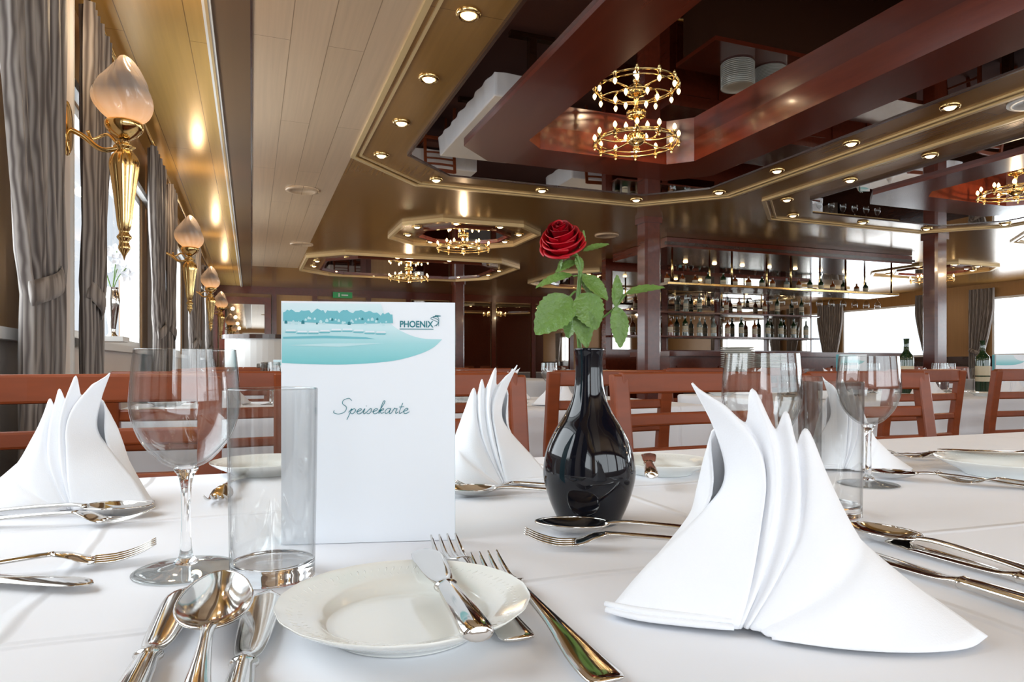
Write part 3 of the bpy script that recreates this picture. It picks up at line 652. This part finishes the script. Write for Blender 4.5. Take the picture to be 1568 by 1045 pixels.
def menu_mesh(detail=True):
    b=MB(); w,h=.149,.21
    b.box(0,w,0,.0012,0,h,'card')
    a=math.atan2(.03,w)
    Tb=Matrix.Translation((w,.0012,0))@Matrix.Rotation(-a,4,'Z')
    b.box(-w-.004,0,0,.0012,0,h,'tealM',Tb)
    Tb=Matrix.Translation((w,.0012,0))@Matrix.Rotation(-a*.25,4,'Z'); b.box(-w-.001,0,0.0002,.0008,.001,h-.001,'tealM' if detail else 'card',Tb)
    P=lambda u,v:((u-433)*.000562,.2100-(v-459)*.000562)
    def flat(pts,y,k):
        b.add([(P(u,v)[0],y,P(u,v)[1]) for u,v in pts],[tuple(range(len(pts)))],k,False)
    up=[p for p in catm([(583,462,0),(590,480,0),(603,497,0),(627,510,0),(650,516,0),(678,517,0)],6)]
    lo=[p for p in catm([(678,517,0),(664,530,0),(640,541,0),(600,551,0),(540,556,0),(480,556,0),(434,554,0)],6)]
    flat([(434,462)]+[(p.x,p.y) for p in up]+[(p.x,p.y) for p in lo[1:]],-.0003,'tealG')
    if detail:
        random.seed(7)
        top=[(436+i*3,478-4*abs(math.sin(i*.45))-random.random()*4+ (4 if i>44 else 0)) for i in range(56)]
        flat([(436,490)]+top+[(602,492),(520,494)],-.0005,'tealM')
        for i in range(34):
            u=438+i*4.6+random.random()*3; v=484+random.random()*10; s_=.6+.6*random.random()
            flat([(u,v+3*s_),(u,v),(u+2*s_,v-2*s_),(u+4*s_,v),(u+4*s_,v+3*s_)],-.0006,'tealD' if i%5==0 else 'tealL')
        for i in range(9):
            u=440+i*17; v=503+2*math.sin(i); flat([(u,v+2),(u+1,v),(u+14,v),(u+15,v+2)],-.0006,'card'); flat([(u-2,v+4),(u,v+3),(u+16,v+3),(u+14,v+5),(u+1,v+5)],-.0006,'tealM')
        flat([(436,514),(500,512),(560,514),(575,517),(500,516),(436,517)],-.0005,'tealM'); flat([(440,527),(500,524),(590,523),(520,529)],-.0005,'tealL')
        st,wd=strokes(); sx=.0640/(wd+.3); z0=P(0,633)[1]; x0=P(515,0)[0]
        for s_ in st: b.tube([(x0+px*sx,-.0004,z0+py*.0046) for px,py in s_],.00028,'tealD',n=5,sm=6)
        cu=bpy.data.curves.new('t','FONT'); cu.body='PHOENIX'; cu.size=.0092; cu.offset=.00022; to=bpy.data.objects.new('t',cu); COL.objects.link(to)
        bpy.context.view_layer.update(); dg=bpy.context.evaluated_depsgraph_get(); me=bpy.data.meshes.new_from_object(to.evaluated_get(dg))
        wx=max(v.co.x for v in me.vertices); k=.0295/wx; ox,oz=P(612,498)
        b.add([(ox+v.co.x*k,-.0004,oz+v.co.y*k*1.15) for v in me.vertices],[tuple(p.vertices) for p in me.polygons],'tealD',False)
        bpy.data.objects.remove(to)
        b.box(ox,ox+.0295,-.0005,0,oz-.002,oz-.0014,'tealD')
        for r0 in(0,1,2): b.tube([(ox+.030+.002*r0,-.0004,oz+.001),(ox+.034,-.0004,oz+.004+.002*r0),(ox+.027+.002*r0,-.0004,oz+.008+.0012*r0),(ox+.036,-.0004,oz+.010)],.00022,'tealD',n=4,sm=5)
    return b.mesh('menu_card')
MC=menu_mesh(); MC2=menu_mesh(False)
at('menu_card',MC,-.1985,.587,math.radians(6.5),TZ+.0005)

# ---------------- settings on other tables
def bottle_mesh(k,lab=True,h=.3):
    b=MB(); b.lathe([(0,0),(.034,0),(.037,.005),(.037,h*.6),(.030,h*.70),(.014,h*.78),(.013,h*.97),(.015,h),(0,h)],24,k,sm=2)
    if lab: b.lathe([(.0376,h*.2),(.0376,h*.5)],24,'label',sm=1)
    return b.mesh('bottle')
BG=bottle_mesh('bottleG'); BB=bottle_mesh('bottleB',h=.26); BC=bottle_mesh('bottleC',h=.27)
for ti,(tx,ty) in enumerate(tabs):
    if ty>9: continue
    for dx in(-.72,-.12,.48):
        for sy in(-1,1):
            put('folded_napkin',NK,(tx+dx,ty+sy*.27,TZ+.001),random.uniform(-.4,.4)+(0 if sy<0 else math.pi),solid=.0016)
            if ty<5: put('wine_glass',WG,(tx+dx+.17,ty+sy*.2,TZ+.0005)); put('bread_plate',PL,(tx+dx-.2,ty+sy*.27,TZ+.0005)); put('water_tumbler',TU,(tx+dx+.25,ty+sy*.14,TZ+.0005))
    put('menu_card',MC2,(tx-.42,ty-.02,TZ+.0005),-.2)
put('menu_card',MC2,(3.62,2.42,TZ+.0005),-.5)
put('wine_bottle',BG,(3.35,2.72,TZ+.001)); put('wine_bottle',BG,(4.0,2.75,TZ+.001))

# buffet + bar
b=MB(); n=20
cp=[(.0+.42*math.cos(math.pi+math.pi*i/n),.42*math.sin(math.pi+math.pi*i/n)) for i in range(n+1)]
b.prism(cp+[(.42,.3),(-.42,.3)],0,1.22,'white'); b.prism([(x*1.08,y*1.08) for x,y in cp]+[(.45,.32),(-.45,.32)],1.22,1.27,'darkwood'); put('buffet_station',b,(.12,8.9,0))
b=MB(); b.box(4.0,7.2,5.95,6.6,0,1.0,'mahog'); b.box(3.95,7.25,5.88,6.65,1.0,1.05,'mahog')
for i in range(6): b.box(4.08+i*.52,4.5+i*.52,5.935,5.95,.15,.9,'mahog')
b.tube([(3.95,5.82,.2),(7.25,5.82,.2)],.02,'brass'); 
for x in(4.1,5.6,7.1): b.box(x-.012,x+.012,5.82,5.95,.19,.21,'brass')
put('bar_counter',b)
b=MB(); b.box(3.9,7.3,5.85,6.95,2.10,CEIL-.003,'mahog'); b.box(3.88,7.32,5.83,5.86,2.12,2.15,'darkwood')
b.box(3.98,7.2,5.95,6.4,1.735,1.765,'darkwood'); b.box(3.98,7.2,5.94,5.955,1.74,1.76,'brass')
b.box(4.0,7.15,5.98,6.36,1.945,1.95,'pane')
for x in(4.05,4.8,5.6,6.4,7.12):
    for y in(5.98,6.36): b.tube([(x,y,1.76),(x,y,2.1)],.011,'brass'); 
for i in range(17):
    T=Matrix.Translation((4.12+i*.18,6.07,1.735))@Matrix.Rotation(math.pi,4,'X')
    b.lathe([(.032,0),(.004,.008),(.0035,.06),(.02,.075),(.035,.11),(.03,.15)],14,'fglass',T=T,sm=2)
for i in range(8):
    x=4.25+i*.4
    b.lathe([(0,-.02),(.022,-.018),(.026,0)],10,'spot',T=Matrix.Translation((x,6.6,2.1)),sm=2)
put('bar_overhead_rack',b)
b=MB(); b.box(4.0,7.2,7.3,7.4,0,CEIL-.003,'mahog')
for i in range(4): b.box(4.08+i*.79,4.78+i*.79,7.28,7.3,1.1,2.05,'wmirror')
for z in(1.25,1.55): b.box(4.05,7.15,7.1,7.28,z,z+.02,'mahog')
put('bar_back_cabinet',b)
random.seed(11)
for i in range(17):
    x=4.15+i*.178+random.uniform(-.02,.02)
    put('liquor_bottle',random.choice([BG,BB,BC,BB]),(x,6.22,1.7665),0,(.8,.8,random.uniform(.48,.58)))
for i in range(14):
    put('liquor_bottle',random.choice([BG,BB,BC]),(4.2+i*.215,7.19,1.271),0,(.9,.9,.85))
    if i%3: put('liquor_bottle',random.choice([BG,BB,BC]),(4.25+i*.205,7.19,1.571),0,(.8,.8,.8))
b=MB(); b.box(3.75,6.2,5.0,5.5,0,.80,'darkwood'); b.box(3.7,6.25,4.95,5.55,.80,.84,'mahog'); put('sideboard',b,(.1,0,0))
b=MB()
for i in range(13):
    z=i*.018; b.lathe([(0,z+.003),(.09,z+.003),(.15,z+.014),(.155,z+.018),(.15,z+.012),(.09,z),(0,z)],32,'porc',sm=1)
PS=b.mesh('plate_stack'); put('plate_stack',PS,(4.28,5.25,.8402)); put('plate_stack',PS,(4.66,5.25,.8402),0,(1,1,.75))

# ---------------- world, camera
w=bpy.data.worlds.new('world'); S.world=w; w.use_nodes=True; bg=w.node_tree.nodes['Background']; bg.inputs[0].default_value=(.85,.92,1,1); bg.inputs[1].default_value=1.5
S.view_settings.view_transform='Standard'; S.view_settings.exposure=0
cd=bpy.data.cameras.new('camera'); cd.sensor_width=36; cd.lens=36*1045/1568; cd.shift_y=.0238; cd.clip_start=.02
cam=bpy.data.objects.new('camera',cd); COL.objects.link(cam); cam.location=(0,0,TZ+.155); cam.rotation_euler=(math.pi/2,0,-TH); S.camera=cam
